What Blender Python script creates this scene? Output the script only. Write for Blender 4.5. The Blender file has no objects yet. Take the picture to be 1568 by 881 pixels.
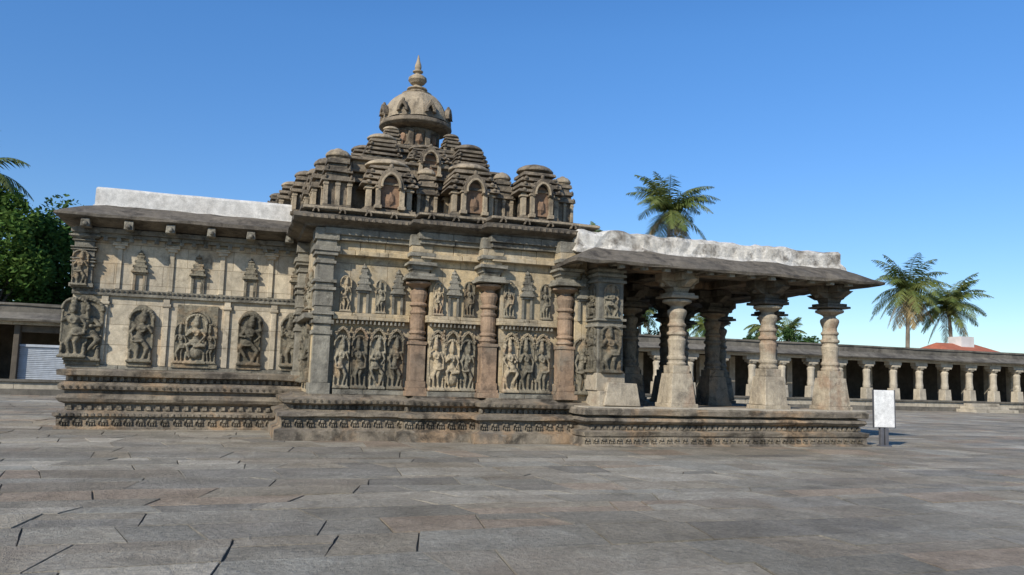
import bpy, bmesh, math, random
from mathutils import Vector, Matrix, noise
random.seed(7)
rnd=random.random
def ru(a,b): return a+(b-a)*random.random()
S=bpy.context.scene
COL=S.collection

# ------------------------------------------------------------------ materials
def ramp(nt,src,p0,p1,c0=(0,0,0,1),c1=(1,1,1,1)):
    r=nt.nodes.new('ShaderNodeValToRGB'); e=r.color_ramp.elements
    e[0].position=p0;e[1].position=p1;e[0].color=c0;e[1].color=c1
    nt.links.new(src,r.inputs[0]); return r.outputs[0]
def nz(nt,vec,scale,detail=6,rough=.6,dist=0):
    n=nt.nodes.new('ShaderNodeTexNoise'); n.inputs['Scale'].default_value=scale
    n.inputs['Detail'].default_value=detail; n.inputs['Roughness'].default_value=rough
    n.inputs['Distortion'].default_value=dist
    nt.links.new(vec,n.inputs['Vector']); return n.outputs['Fac']
def mix(nt,fac,a,b,mode='MIX'):
    m=nt.nodes.new('ShaderNodeMix'); m.data_type='RGBA'; m.blend_type=mode
    def st(sock,v):
        if isinstance(v,(tuple,list)): sock.default_value=(v[0],v[1],v[2],1)
        elif isinstance(v,(int,float)): sock.default_value=v
        else: nt.links.new(v,sock)
    st(m.inputs[0],fac); st(m.inputs[6],a); st(m.inputs[7],b); return m.outputs[2]
def mth(nt,op,a,b=0.0):
    m=nt.nodes.new('ShaderNodeMath'); m.operation=op
    for i,v in enumerate((a,b)):
        if isinstance(v,(int,float)): m.inputs[i].default_value=v
        else: nt.links.new(v,m.inputs[i])
    return m.outputs[0]
def newmat(name):
    m=bpy.data.materials.new(name); m.use_nodes=True
    nt=m.node_tree; b=nt.nodes['Principled BSDF']
    b.inputs['Roughness'].default_value=.9
    b.inputs['Specular IOR Level'].default_value=.2
    return m,nt,b
def stone(name,ca,cb,cd,dark=.5,sc=1.0,bump=.5,brick=None,streak=.5,carve=0.0,lichen=0.0,rndv=0.25,cc=None):
    m,nt,b=newmat(name)
    g=nt.nodes.new('ShaderNodeNewGeometry'); P=g.outputs['Position']
    mp=nt.nodes.new('ShaderNodeMapping'); nt.links.new(P,mp.inputs['Vector'])
    mp.inputs['Scale'].default_value=(2.2,2.2,.25); PS=mp.outputs[0]
    big=ramp(nt,nz(nt,P,.9*sc,5,.6,.3),.36,.62)
    col=mix(nt,big,ca,cb)
    if cc is not None:
        col=mix(nt,mth(nt,'MULTIPLY',ramp(nt,nz(nt,P,.7*sc,5,.6,.5),.53,.64),.8),col,cc)
    med=ramp(nt,nz(nt,P,5*sc,8,.7),.3,.7)
    col=mix(nt,.6,col,mix(nt,med,(.42,.42,.42),(1.28,1.28,1.28)),'MULTIPLY')
    fine=ramp(nt,nz(nt,P,38,4,.8),.3,.75)
    col=mix(nt,.45,col,mix(nt,fine,(.45,.45,.45),(1.35,1.35,1.35)),'MULTIPLY')
    d=nz(nt,P,1.7*sc,9,.72,.4)
    dm=ramp(nt,d,.62-.22*dark,.75-.2*dark)
    col=mix(nt,mth(nt,'MULTIPLY',dm,.85),col,cd)
    st=ramp(nt,nz(nt,PS,1.6,7,.65,.2),.5,.72)
    col=mix(nt,mth(nt,'MULTIPLY',st,streak),col,cd)
    if lichen>0:
        lm=ramp(nt,nz(nt,P,7,6,.75),.6,.68)
        col=mix(nt,mth(nt,'MULTIPLY',lm,lichen),col,(.44,.41,.34))
    h=mth(nt,'ADD',mth(nt,'MULTIPLY',med,.6),mth(nt,'MULTIPLY',fine,.25))
    if brick:
        sx=nt.nodes.new('ShaderNodeSeparateXYZ'); nt.links.new(P,sx.inputs[0])
        cx=nt.nodes.new('ShaderNodeCombineXYZ')
        nt.links.new(mth(nt,'ADD',sx.outputs[0],sx.outputs[1]),cx.inputs[0]); nt.links.new(sx.outputs[2],cx.inputs[1])
        bt=nt.nodes.new('ShaderNodeTexBrick'); nt.links.new(cx.outputs[0],bt.inputs['Vector'])
        bt.inputs['Scale'].default_value=1; bt.inputs['Brick Width'].default_value=brick[0]; bt.inputs['Row Height'].default_value=brick[1]
        bt.inputs['Mortar Size'].default_value=.008; bt.inputs['Mortar Smooth'].default_value=.3
        bt.inputs['Color1'].default_value=(.80,.80,.80,1); bt.inputs['Color2'].default_value=(1.13,1.11,1.08,1); bt.inputs['Mortar'].default_value=(.35,.31,.26,1)
        col=mix(nt,.75,col,bt.outputs['Color'],'MULTIPLY')
        h=mth(nt,'SUBTRACT',h,mth(nt,'MULTIPLY',bt.outputs['Fac'],1.0))
    if carve>0:
        v=nt.nodes.new('ShaderNodeTexVoronoi'); v.inputs['Scale'].default_value=13; nt.links.new(P,v.inputs['Vector'])
        h=mth(nt,'SUBTRACT',h,mth(nt,'MULTIPLY',v.outputs['Distance'],carve))
        cv=ramp(nt,v.outputs['Distance'],.35,.75)
        col=mix(nt,mth(nt,'MULTIPLY',cv,.35),col,cd)
    if rndv>0:
        oi=nt.nodes.new('ShaderNodeObjectInfo')
        k=mth(nt,'ADD',mth(nt,'MULTIPLY',oi.outputs['Random'],2*rndv),1-rndv)
        cmb=nt.nodes.new('ShaderNodeCombineXYZ')
        for i in range(3): nt.links.new(k,cmb.inputs[i])
        col=mix(nt,1.0,col,cmb.outputs[0],'MULTIPLY')
    bp=nt.nodes.new('ShaderNodeBump'); bp.inputs['Strength'].default_value=bump; bp.inputs['Distance'].default_value=.035
    nt.links.new(h,bp.inputs['Height']); nt.links.new(bp.outputs[0],b.inputs['Normal'])
    nt.links.new(col,b.inputs['Base Color'])
    return m
def flat(name,c,c2=None,sc=4,rough=.85,trans=0):
    m,nt,b=newmat(name); b.inputs['Roughness'].default_value=rough
    g=nt.nodes.new('ShaderNodeNewGeometry')
    c2=c2 or tuple(x*.6 for x in c)
    f=ramp(nt,nz(nt,g.outputs['Position'],sc,5,.65),.35,.65)
    nt.links.new(mix(nt,f,c,c2),b.inputs['Base Color'])
    if trans:
        t=nt.nodes.new('ShaderNodeBsdfTranslucent'); ms=nt.nodes.new('ShaderNodeMixShader'); ms.inputs[0].default_value=trans
        nt.links.new(mix(nt,f,tuple(x*1.3 for x in c),c2),t.inputs['Color'])
        nt.links.new(b.outputs[0],ms.inputs[1]); nt.links.new(t.outputs[0],ms.inputs[2])
        nt.links.new(ms.outputs[0],nt.nodes['Material Output'].inputs[0])
    return m
BLK=(.042,.036,.028)
M={}
M['wall']=stone('tan_wall_stone',(.62,.53,.38),(.50,.43,.32),(.15,.125,.09),dark=.28,brick=(1.15,.52),streak=.42,bump=.35,cc=(.54,.41,.26),rndv=0)
M['wall2']=stone('yellow_wall_stone',(.62,.48,.28),(.48,.40,.28),(.12,.10,.07),dark=.33,brick=(.9,.6),streak=.45,bump=.45,cc=(.52,.45,.33),rndv=0)
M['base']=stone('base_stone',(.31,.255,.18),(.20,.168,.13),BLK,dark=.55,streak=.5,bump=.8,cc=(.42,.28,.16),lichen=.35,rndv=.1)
M['frieze']=stone('carved_frieze_stone',(.37,.31,.225),(.22,.185,.135),BLK,dark=.6,streak=.4,bump=1,carve=.8,rndv=.1)
M['grey']=stone('grey_green_stone',(.34,.31,.24),(.22,.20,.158),BLK,dark=.48,streak=.5,bump=.8,lichen=.4,rndv=.15)
M['brown']=stone('brown_sandstone',(.42,.28,.175),(.30,.215,.145),(.08,.06,.045),dark=.4,streak=.45,bump=.7,cc=(.30,.255,.19),rndv=.05)
M['tower']=stone('weathered_tower_stone',(.33,.262,.18),(.215,.178,.13),(.05,.042,.034),dark=.6,streak=.55,bump=1,lichen=.25,rndv=.05)
M['cap']=stone('tower_light_stone',(.47,.375,.25),(.34,.278,.195),(.085,.068,.05),dark=.42,streak=.55,bump=.8,rndv=.05)
M['niche']=stone('red_niche_stone',(.32,.20,.125),(.25,.165,.105),(.08,.06,.045),dark=.3,bump=.5,rndv=0)
M['fig']=stone('carved_figure_stone',(.29,.25,.175),(.20,.178,.13),(.04,.035,.026),dark=.5,streak=.4,bump=.9,sc=2,rndv=.35,cc=(.33,.24,.145))
M['figt']=stone('carved_figure_tan_stone',(.48,.38,.24),(.36,.30,.205),(.07,.058,.042),dark=.4,streak=.4,bump=.9,sc=2,rndv=.2,cc=(.42,.27,.16))
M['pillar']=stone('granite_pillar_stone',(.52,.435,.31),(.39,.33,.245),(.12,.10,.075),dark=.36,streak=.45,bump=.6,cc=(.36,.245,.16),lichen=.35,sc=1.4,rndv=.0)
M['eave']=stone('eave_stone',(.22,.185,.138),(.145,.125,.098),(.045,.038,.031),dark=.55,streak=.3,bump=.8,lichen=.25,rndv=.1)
M['white']=stone('white_lime_plaster',(.74,.71,.645),(.66,.62,.55),(.28,.25,.20),dark=.08,streak=.3,bump=.12,rndv=0)
M['white2']=stone('weathered_lime_plaster',(.78,.735,.645),(.66,.60,.50),(.10,.082,.064),dark=.5,streak=.4,bump=.9,rndv=0,lichen=.3,cc=(.19,.155,.115),sc=1.5)
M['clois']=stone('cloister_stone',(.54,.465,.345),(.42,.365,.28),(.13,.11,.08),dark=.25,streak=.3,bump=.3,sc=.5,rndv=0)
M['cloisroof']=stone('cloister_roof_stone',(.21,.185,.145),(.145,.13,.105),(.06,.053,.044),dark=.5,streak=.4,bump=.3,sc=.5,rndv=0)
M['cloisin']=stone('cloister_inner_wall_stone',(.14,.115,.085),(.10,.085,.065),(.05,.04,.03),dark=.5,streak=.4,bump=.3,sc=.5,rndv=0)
M['shut']=flat('rolling_shutter_grey',(.46,.49,.52),(.36,.38,.40))
M['dark']=flat('painted_interior_shade',(.05,.042,.034))  # near-black colour, the shade of interiors put into the surface
M['signw']=stone('sign_white_paint',(.80,.79,.75),(.75,.73,.69),(.45,.42,.38),dark=.0,streak=.1,bump=.05,rndv=0)
M['post']=flat('sign_post_grey',(.10,.10,.11),(.07,.07,.075),rough=.6)
M['tile']=flat('red_roof_tile',(.42,.14,.08),(.30,.10,.06),sc=2)
M['hwall']=flat('house_white_wall',(.66,.64,.60),(.54,.52,.48),sc=1)
M['leaf']=flat('tree_leaf',(.055,.12,.022),(.11,.17,.035),sc=1.5,trans=.3)
M['leafd']=flat('dark_tree_leaf',(.03,.07,.018),(.06,.11,.028),sc=1.5,trans=.25)
M['palm']=flat('palm_frond',(.11,.16,.04),(.20,.21,.065),sc=.8,rough=.5,trans=.3)
M['palmd']=flat('dry_palm_frond',(.32,.24,.11),(.22,.16,.075),sc=.8)
M['trunk']=flat('bark',(.22,.185,.14),(.13,.11,.085),sc=3)

# ------------------------------------------------------------------ builders
def empty(name,loc=(0,0,0)):
    o=bpy.data.objects.new(name,None); o.location=loc; COL.objects.link(o); return o
def emit(bm,name,mat,parent=None,bevel=0,smooth=False):
    me=bpy.data.meshes.new(name); bm.normal_update(); bm.to_mesh(me); bm.free()
    if smooth:
        for p in me.polygons: p.use_smooth=True
    if not isinstance(mat,(list,tuple)): mat=[mat]
    for x in mat: me.materials.append(x)
    o=bpy.data.objects.new(name,me); COL.objects.link(o)
    if parent: o.parent=parent
    if bevel:
        b=o.modifiers.new('bevel','BEVEL'); b.width=bevel; b.segments=1; b.limit_method='ANGLE'
    return o
class Parts:
    def __init__(s,parent): s.d={}; s.parent=parent
    def __call__(s,name,mat,bevel=0):
        if name not in s.d: s.d[name]=(bmesh.new(),mat,bevel)
        return s.d[name][0]
    def flush(s):
        for n,(bm,mat,bv) in s.d.items(): emit(bm,n,M[mat],s.parent,bv)
        s.d={}
def box(bm,x0,x1,y0,y1,z0,z1,tx=1.0,ty=1.0,j=0.0,mi=0):
    cx,cy=(x0+x1)/2,(y0+y1)/2; vs=[]
    for z,sx,sy in ((z0,1,1),(z1,tx,ty)):
        for (x,y) in ((x0,y0),(x1,y0),(x1,y1),(x0,y1)):
            vs.append(bm.verts.new((cx+(x-cx)*sx+ru(-j,j),cy+(y-cy)*sy+ru(-j,j),z+ru(-j,j))))
    for f in ((3,2,1,0),(4,5,6,7),(0,1,5,4),(1,2,6,5),(2,3,7,6),(3,0,4,7)):
        fc=bm.faces.new([vs[i] for i in f]); fc.material_index=mi
    return vs
def cbox(bm,cx,cy,z0,z1,wx,wy=None,t=1.0,j=0.0):
    wy=wx if wy is None else wy
    return box(bm,cx-wx/2,cx+wx/2,cy-wy/2,cy+wy/2,z0,z1,t,t,j)
def course(bm,x0,x1,y0,y1,z0,z1,L=1.2,j=.006,axis='x'):
    a,b=(x0,x1) if axis=='x' else (y0,y1)
    n=max(1,round((b-a)/L)); ps=[a]+[a+(b-a)*(i+ru(-.25,.25))/n for i in range(1,n)]+[b]
    for i in range(n):
        o=ru(-j,j); q=ru(-j,j)
        if axis=='x': box(bm,ps[i]+.004,ps[i+1]-.004,y0+o,y1,z0+q*.5,z1+q,j=j*.5)
        else: box(bm,x0+o,x1+o,ps[i]+.004,ps[i+1]-.004,z0+q*.5,z1+q,j=j*.5)
def lathe(bm,cx,cy,prof,n=20,sx=1,sy=1,rot=0,cap=True):
    rings=[]
    for r,z in prof:
        rings.append([bm.verts.new((cx+sx*r*math.cos(2*math.pi*i/n+rot),cy+sy*r*math.sin(2*math.pi*i/n+rot),z)) for i in range(n)])
    for a,b in zip(rings,rings[1:]):
        for i in range(n):
            k=(i+1)%n; bm.faces.new((a[i],a[k],b[k],b[i]))
    if cap:
        bm.faces.new(rings[0][::-1]); bm.faces.new(rings[-1])
def loft(bm,poly,prof,jit=.006,seg=.5,cap=True,sag=None):
    n=len(poly); dirs=[]
    for i in range(n):
        p0,p1,p2=Vector(poly[i-1]),Vector(poly[i]),Vector(poly[(i+1)%n])
        e1=(p1-p0).normalized(); e2=(p2-p1).normalized()
        n1=Vector((e1.y,-e1.x)); n2=Vector((e2.y,-e2.x))
        dirs.append((n1+n2)/(1+n1.dot(n2)))
    cnt=[max(1,round((Vector(poly[(i+1)%n])-Vector(poly[i])).length/seg)) for i in range(n)]
    rings=[]
    for off,z in prof:
        c=[Vector(poly[i])+dirs[i]*off for i in range(n)]; ring=[]
        for i in range(n):
            a,b=c[i],c[(i+1)%n]
            for k in range(cnt[i]):
                p=a.lerp(b,k/cnt[i])
                dz=sag(p) if sag else 0
                ring.append(bm.verts.new((p.x+ru(-jit,jit),p.y+ru(-jit,jit),z+ru(-jit,jit)+dz)))
        rings.append(ring)
    N=len(rings[0])
    for a,b in zip(rings,rings[1:]):
        for i in range(N):
            k=(i+1)%N; bm.faces.new((a[i],a[k],b[k],b[i]))
    if cap:
        bm.faces.new(rings[-1]); bm.faces.new(rings[0][::-1])
def ico(bm,loc,s,sub=1,rot=None):
    m=Matrix.Translation(loc)
    if rot: m=m@rot
    m=m@Matrix.Diagonal((s[0],s[1],s[2],1))
    bmesh.ops.create_icosphere(bm,subdivisions=sub,radius=1,matrix=m)
def capsule(bm,a,b,r0,r1,n=6):
    a,b=Vector(a),Vector(b); k=max(2,int((b-a).length/(min(r0,r1)*.8)))
    for i in range(k+1):
        t=i/k; ico(bm,a.lerp(b,t),(r0+(r1-r0)*t,)*3,1)
def tube(bm,pts,rads,n=8):
    rings=[]
    for i,p in enumerate(pts):
        p=Vector(p); d=(Vector(pts[min(i+1,len(pts)-1)])-Vector(pts[max(i-1,0)])).normalized()
        u=d.cross(Vector((0,1,.01))).normalized() if abs(d.y)<.9 else d.cross(Vector((1,0,0))).normalized()
        v=d.cross(u)
        rings.append([bm.verts.new(p+(u*math.cos(6.2832*k/n)+v*math.sin(6.2832*k/n))*rads[i]) for k in range(n)])
    for a,b in zip(rings,rings[1:]):
        for k in range(n):
            q=(k+1)%n; bm.faces.new((a[k],b[k],b[q],a[q]))
    bm.faces.new(rings[0]); bm.faces.new(rings[-1][::-1])
def arch(bm,cx,y,z,r,t,dep,hz=1.15,n=12,point=.0,a0=-.25):
    prev=None
    for i in range(n+1):
        a=a0+(math.pi-2*a0)*i/n
        pk=1+point*max(0,math.sin(a))**6
        def P(rr,yy): return bm.verts.new((cx+rr*math.cos(a),yy,z+rr*math.sin(a)*hz*pk))
        q=[P(r,y),P(r+t,y),P(r+t,y-dep),P(r,y-dep)]
        if prev:
            for k in range(4):
                l=(k+1)%4; bm.faces.new((prev[k],prev[l],q[l],q[k]))
        else: bm.faces.new(q)
        prev=q
    bm.faces.new(prev[::-1])

# ------------------------------------------------------------------ sculpted figures (relief, continuous by voxel remesh)
def figure_mesh(name,pose):
    bm=bmesh.new(); s=pose
    lean=.05*s['l']
    ico(bm,(lean*.6,0,.79),(.062,.062,.075),2)
    lathe(bm,lean*.6,.01,[(.06,.83),(.065,.87),(.05,.91),(.055,.93),(.03,.97),(.012,1.0)],10)
    capsule(bm,(lean*.6,0,.73),(lean*.4,0,.68),.03,.04)
    ico(bm,(lean*.3,0,.63),(.115,.06,.08),2)
    ico(bm,(-lean*.2,0,.53),(.07,.05,.08),2)
    ico(bm,(-lean,0,.44),(.10,.065,.07),2)
    for sg in (-1,1):
        ico(bm,(lean*.3+sg*.045,-.045,.63),(.035,.03,.035),1)
    hipL=(-lean-.05,0,.42); hipR=(-lean+.05,0,.42)
    if s['kind']=='stand':
        kn=(-.06+lean*.5,-.02,.25); capsule(bm,hipL,kn,.06,.042); capsule(bm,kn,(-.05,0,.05),.04,.026)
        kn=(.075+lean,-.03,.25); capsule(bm,hipR,kn,.06,.042); capsule(bm,kn,(.06,0,.05),.04,.026)
    elif s['kind']=='dance':
        kn=(-.15,-.04,.27); capsule(bm,hipL,kn,.06,.042); capsule(bm,kn,(-.07,0,.05),.04,.026)
        kn=(.17,-.05,.33); capsule(bm,hipR,kn,.06,.042); capsule(bm,kn,(.06,-.03,.16),.04,.026)
    else:
        kn=(-.17,-.06,.36); capsule(bm,hipL,kn,.06,.045); capsule(bm,kn,(.02,-.07,.33),.04,.03)
        kn=(.16,-.06,.36); capsule(bm,hipR,kn,.06,.045); capsule(bm,kn,(.10,-.04,.12),.04,.03)
        ico(bm,(0,0,.22),(.17,.07,.13),2)
    ico(bm,(-.05,-.03,.04),(.035,.055,.025),1); ico(bm,(.06,-.03,.04),(.035,.055,.025),1)
    for (e,h) in s['arms']:
        sh=(math.copysign(.105,e[0])+lean*.3,0,.67); capsule(bm,sh,e,.036,.028); capsule(bm,e,h,.027,.02); ico(bm,h,(.03,.03,.035),1)
    for i in range(11):
        a=math.pi*i/10; ico(bm,(-lean+.10*math.cos(a),-.05*math.sin(a)-.02,.40-.03*math.sin(a)),(.02,.02,.02),1)
        ico(bm,(lean*.4+.075*math.cos(a),-.05*math.sin(a)-.01,.68-.12*math.sin(a)),(.013,.016,.013),1)
    bx=box(bm,-.2,.2,.02,.07,.0,.86)
    for i in range(13):
        a=math.pi*i/12; ico(bm,(.2*math.cos(a),.0,.82+.17*math.sin(a)),(.034,.04,.034),1)
    box(bm,-.2,.2,.02,.07,.86,.93,.6,1)
    box(bm,-.22,.22,-.09,.06,-.02,.02); box(bm,-.19,.19,-.07,.06,.02,.045)
    for sg in (-1,1):
        capsule(bm,(sg*.175,0,.05),(sg*.17,0,.15),.03,.035); ico(bm,(sg*.17,-.01,.20),(.028,.028,.032),1)
        capsule(bm,(sg*.2,0.02,.25),(sg*.2,.02,.82),.018,.022)
    me=bpy.data.meshes.new(name+'_raw'); bm.to_mesh(me); bm.free()
    o=bpy.data.objects.new(name+'_raw',me); COL.objects.link(o)
    r=o.modifiers.new('r','REMESH'); r.mode='VOXEL'; r.voxel_size=.0125; r.use_smooth_shade=True
    dg=bpy.context.evaluated_depsgraph_get(); dg.update()
    m2=bpy.data.meshes.new_from_object(o.evaluated_get(dg)); m2.name=name
    bpy.data.objects.remove(o); m2.materials.clear(); m2.materials.append(M['fig'])
    for p in m2.polygons: p.use_smooth=True
    return m2
FIG=[
 figure_mesh('figA',dict(kind='stand',l=1,arms=[((-.17,-.02,.55),(-.13,-.05,.43)),((.18,-.02,.56),(.13,-.06,.68)),((.2,0,.66),(.19,-.02,.82))])),
 figure_mesh('figB',dict(kind='dance',l=-1,arms=[((-.2,-.02,.68),(-.16,-.04,.85)),((.18,-.02,.56),(.08,-.08,.55)),((-.19,-.02,.56),(-.1,-.06,.46))])),
 figure_mesh('figC',dict(kind='stand',l=-1,arms=[((-.19,-.02,.6),(-.18,-.05,.76)),((.17,-.02,.55),(.16,-.04,.4)),((.2,0,.65),(.18,-.02,.8))])),
 figure_mesh('figD',dict(kind='sit',l=0,arms=[((-.18,-.03,.56),(-.1,-.09,.45)),((.18,-.03,.56),(.1,-.08,.62)),((.2,0,.64),(.19,-.02,.8)),((-.2,0,.64),(-.19,-.02,.8))])),
]
temple=empty('stone_temple',(0,0,0))
nfig=0
def fig(x,y,z,h,k,w=1.0,rz=0,tan=0.0):
    global nfig
    o=bpy.data.objects.new('deity_relief_%d'%nfig,FIG[k%4]); nfig+=1; COL.objects.link(o); o.parent=temple
    o.location=(x,y,z); s=h/1.02; o.scale=(s*w*random.choice((-1,1)),s*1.1,s); o.rotation_euler=(0,0,rz)
    if rnd()<tan:
        o.material_slots[0].link='OBJECT'; o.material_slots[0].material=M['figt']

T=Parts(temple)
# ------------------------------------------------------------------ pieces
def mini_shrine(bm,x,y,z,h,w):
    for sg in (-1,1): box(bm,x+sg*w*.28-w*.07,x+sg*w*.28+w*.07,y-.07,y+.02,z,z+h*.42)
    box(bm,x-w*.4,x+w*.4,y-.09,y+.02,z+h*.42,z+h*.47)
    ws=[.5,.38,.42,.3,.33,.2,.22]; zz=z+h*.47
    for i,k in enumerate(ws):
        hh=h*(.075 if i%2 else .055); box(bm,x-w*k,x+w*k,y-.04-.22*k,y+.02,zz,zz+hh,.92 if i%2==0 else .8,.95); zz+=hh
    lathe(bm,x,y-.03,[(w*.1,zz),(w*.19,zz+h*.03),(w*.15,zz+h*.07),(w*.05,zz+h*.09),(w*.06,zz+h*.1),(.005,zz+h*.15)],8)
def frieze(bm,x0,x1,y,z0,z1):
    h=z1-z0; x=x0+h*.4
    while x<x1-h*.3:
        k=h*ru(.85,1.0); c=z0+h*.55
        ico(bm,(x,y,c),(k*.36,.05,k*.27)); ico(bm,(x-k*.38,y-.01,c+k*.1),(k*.18,.05,k*.19))
        ico(bm,(x-k*.52,y-.01,c-k*.2),(k*.06,.03,k*.25))
        for d in (-.24,0.0,.25): ico(bm,(x+k*d,y,z0+k*.2),(k*.085,.04,k*.22))
        x+=h*ru(1.05,1.25)
def scroll(bm,x0,x1,y,z0,z1,st=None):
    h=z1-z0; st=st or h*1.0; x=x0+st*.5; s=1
    while x<x1-st*.3:
        for i in range(6):
            a=i*1.05; ico(bm,(x+h*.32*math.cos(a),y,z0+h*.5+s*h*.32*math.sin(a)),(h*.15,.03,h*.13))
        ico(bm,(x,y,z0+h*.5),(h*.12,.035,h*.12)); x+=st; s=-s
def dentils(bm,x0,x1,y,z0,z1,st=.12,w=.07,d=.05):
    x=x0
    while x<x1-w:
        box(bm,x,x+w,y-d,y+.02,z0,z1,.8,.8,j=.004); x+=st

def kuta(x,y,z,w,h,niche=False,rz=0,tag=''):
    bm=T('tower_pavilions','tower',.01); nb=T('tower_niche_panels','niche'); cb=T('tower_pavilion_caps','cap',.01)
    s0=[len(b.verts) for b in (bm,nb,cb)]
    d=w*.9; hb=h*.46
    cbox(bm,x,y,z,z+h*.06,w*.98,d,j=.01); cbox(bm,x,y,z+h*.06,z+h*.1,w*.88,d*.88)
    cbox(bm,x,y,z+h*.1,z+hb,w*.66,d*.66)
    npil=4 if w>.9 else 3
    for i in range(npil):
        for sy in (-1,1):
            px=x+(i/(npil-1)-.5)*w*.74
            if niche and sy==-1 and 0<i<npil-1: continue
            cbox(cb,px,y+sy*d*.37,z+h*.1,z+hb,w*.10 if w>.9 else w*.14,d*.14,j=.006)
            cbox(cb,px,y+sy*d*.37,z+hb*.86,z+hb*.94,w*.17,d*.19)
    zz=z+hb; W=[1.06,.72,.97,.64,.87,.56,.76] if w>.9 else [1.04,.7,.9,.58,.74]
    rem=h*.36
    for i,k in enumerate(W):
        hh=rem/len(W)*(1.05 if i%2==0 else .95)
        cbox(bm,x,y,zz,zz+hh,w*k,d*k,t=.95 if i%2==0 else .96,j=.014)
        if i%2==0 and i<len(W)-1:
            for q in (-.38,.38):
                ico(bm,(x+q*w*k,y-d*k*.5,zz+hh*.8),(w*.05,.03,hh*.6))
        zz+=hh
    k=W[-1]*w
    r=k*.5
    lathe(cb if rnd()<.4 else bm,x,y,[(r*.85,zz),(r*.88,zz+h*.02),(r*1.1,zz+h*.04),(r*1.1,zz+h*.065),(r*.98,zz+h*.10),(r*.75,zz+h*.135),(r*.35,zz+h*.155),(r*.3,zz+h*.17),(r*.1,zz+h*.18)],16,sy=d/w)
    if niche:
        yf=y-d*.52
        box(nb,x-w*.18,x+w*.18,yf+.04,yf+.2,z+h*.1,z+hb*1.05)
        arch(nb,x,yf+.08,z+hb*.95,0.005,w*.17,.05,1.0,10,0,0)
        for sg in (-1,1):
            cbox(cb,x+sg*w*.215,yf,z+h*.08,z+hb*.88,w*.085,w*.1,j=.006); cbox(cb,x+sg*w*.215,yf,z+hb*.88,z+hb*.95,w*.13,w*.15)
            cbox(cb,x+sg*w*.215,yf,z+h*.06,z+h*.12,w*.13,w*.14)
        arch(bm,x,yf+.03,z+hb*.98,w*.155,w*.08,.14,1.15,14,.22,-.3)
        arch(cb,x,yf-.04,z+hb*.98,w*.15,w*.035,.12,1.15,14,.15,-.2)
        for i in range(9):
            a=math.pi*i/8; ico(bm,(x+w*.25*math.cos(a),yf-.06,z+hb+w*.27*math.sin(a)),(w*.03,.04,w*.035))
        ico(bm,(x,yf-.04,z+hb+w*.35),(w*.05,.05,w*.06))
        ico(nb,(x,yf+.02,z+hb*.55),(w*.09,.06,hb*.27),1)
    if rz:
        R=Matrix.Rotation(rz,4,'Z')
        for b,n in zip((bm,nb,cb),s0):
            b.verts.ensure_lookup_table()
            vs=[b.verts[i] for i in range(n,len(b.verts))]
            bmesh.ops.rotate(b,verts=vs,cent=(x,y,0),matrix=R)

# ================================================================== LEFT HALL
LX0,LX1,LY=-3.95,1.9,22.6
polyLw=[(LX0,LY),(LX1,LY),(LX1,27.5),(LX0,27.5)]
polyLb=[(LX0+.72,LY),(LX1,LY),(LX1,27.5),(LX0+.72,27.5)]
polyLe=[(LX0+.36,LY),(LX1,LY),(LX1,27.5),(LX0+.36,27.5)]
loft(T('left_hall_base','base'),polyLb,[(.78,-.05),(.78,.05),(.72,.07),(.72,.30),(.80,.32),(.80,.40),(.72,.43),(.58,.45),(.58,.60),(.72,.66),(.76,.74),(.74,.82),(.62,.86),(.61,.93),(.74,.96),(.76,1.07),(.70,1.12),(.56,1.17),(.56,1.26),(.78,1.30),(.80,1.42),(.70,1.46),(-.1,1.46)],jit=.012,seg=.45)
fz=T('left_hall_frieze','frieze'); frieze(fz,LX0+.1,LX1-.3,LY-.73,.07,.31)
dentils(fz,LX0+.18,LX1-.2,LY-.58,.47,.58,.22,.12,.06); dentils(fz,LX0+.2,LX1-.2,LY-.56,1.17,1.27,.16,.09,.08)
dentils(fz,LX0,LX1-.2,LY-.79,.33,.39,.15,.08,.035)
scroll(fz,LX0,LX1-.2,LY-.75,.98,1.06,.16)
loft(T('left_hall_wall','wall'),polyLw,[(0,1.42),(0,5.2)],jit=.004,seg=1)
tr=T('left_hall_trim','grey',.008)
course(tr,LX0-.02,LX1,LY-.10,LY+.05,3.33,3.40,1.1); course(tr,LX0-.02,LX1,LY-.07,LY+.05,3.40,3.50,.9)
scroll(tr,LX0,LX1,LY-.1,3.40,3.50,.12)
course(tr,LX0-.02,LX1,LY-.12,LY+.05,1.46,1.56,1.3)
course(tr,LX0-.05,LX1,LY-.14,LY+.05,4.82,4.92,1.3); course(tr,LX0-.05,LX1,LY-.22,LY+.05,4.92,5.04,1.3)
dentils(tr,LX0,LX1,LY-.13,4.72,4.82,.3,.12,.06)
ps=T('left_hall_pilasters','wall',.008)
for x in (-3.2,-1.75,-.25,.95):
    box(ps,x-.07,x+.07,LY-.055,LY,1.57,3.1,j=.004); box(ps,x-.11,x+.11,LY-.08,LY,3.1,3.18); box(ps,x-.08,x+.08,LY-.07,LY,3.18,3.33)
for x in (-2.95,-1.7,-.45,.8):
    box(ps,x-.06,x+.06,LY-.05,LY,3.51,4.55,j=.004); box(ps,x-.12,x+.12,LY-.09,LY,4.55,4.63,); box(ps,x-.18,x+.18,LY-.12,LY,4.63,4.72)
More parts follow.
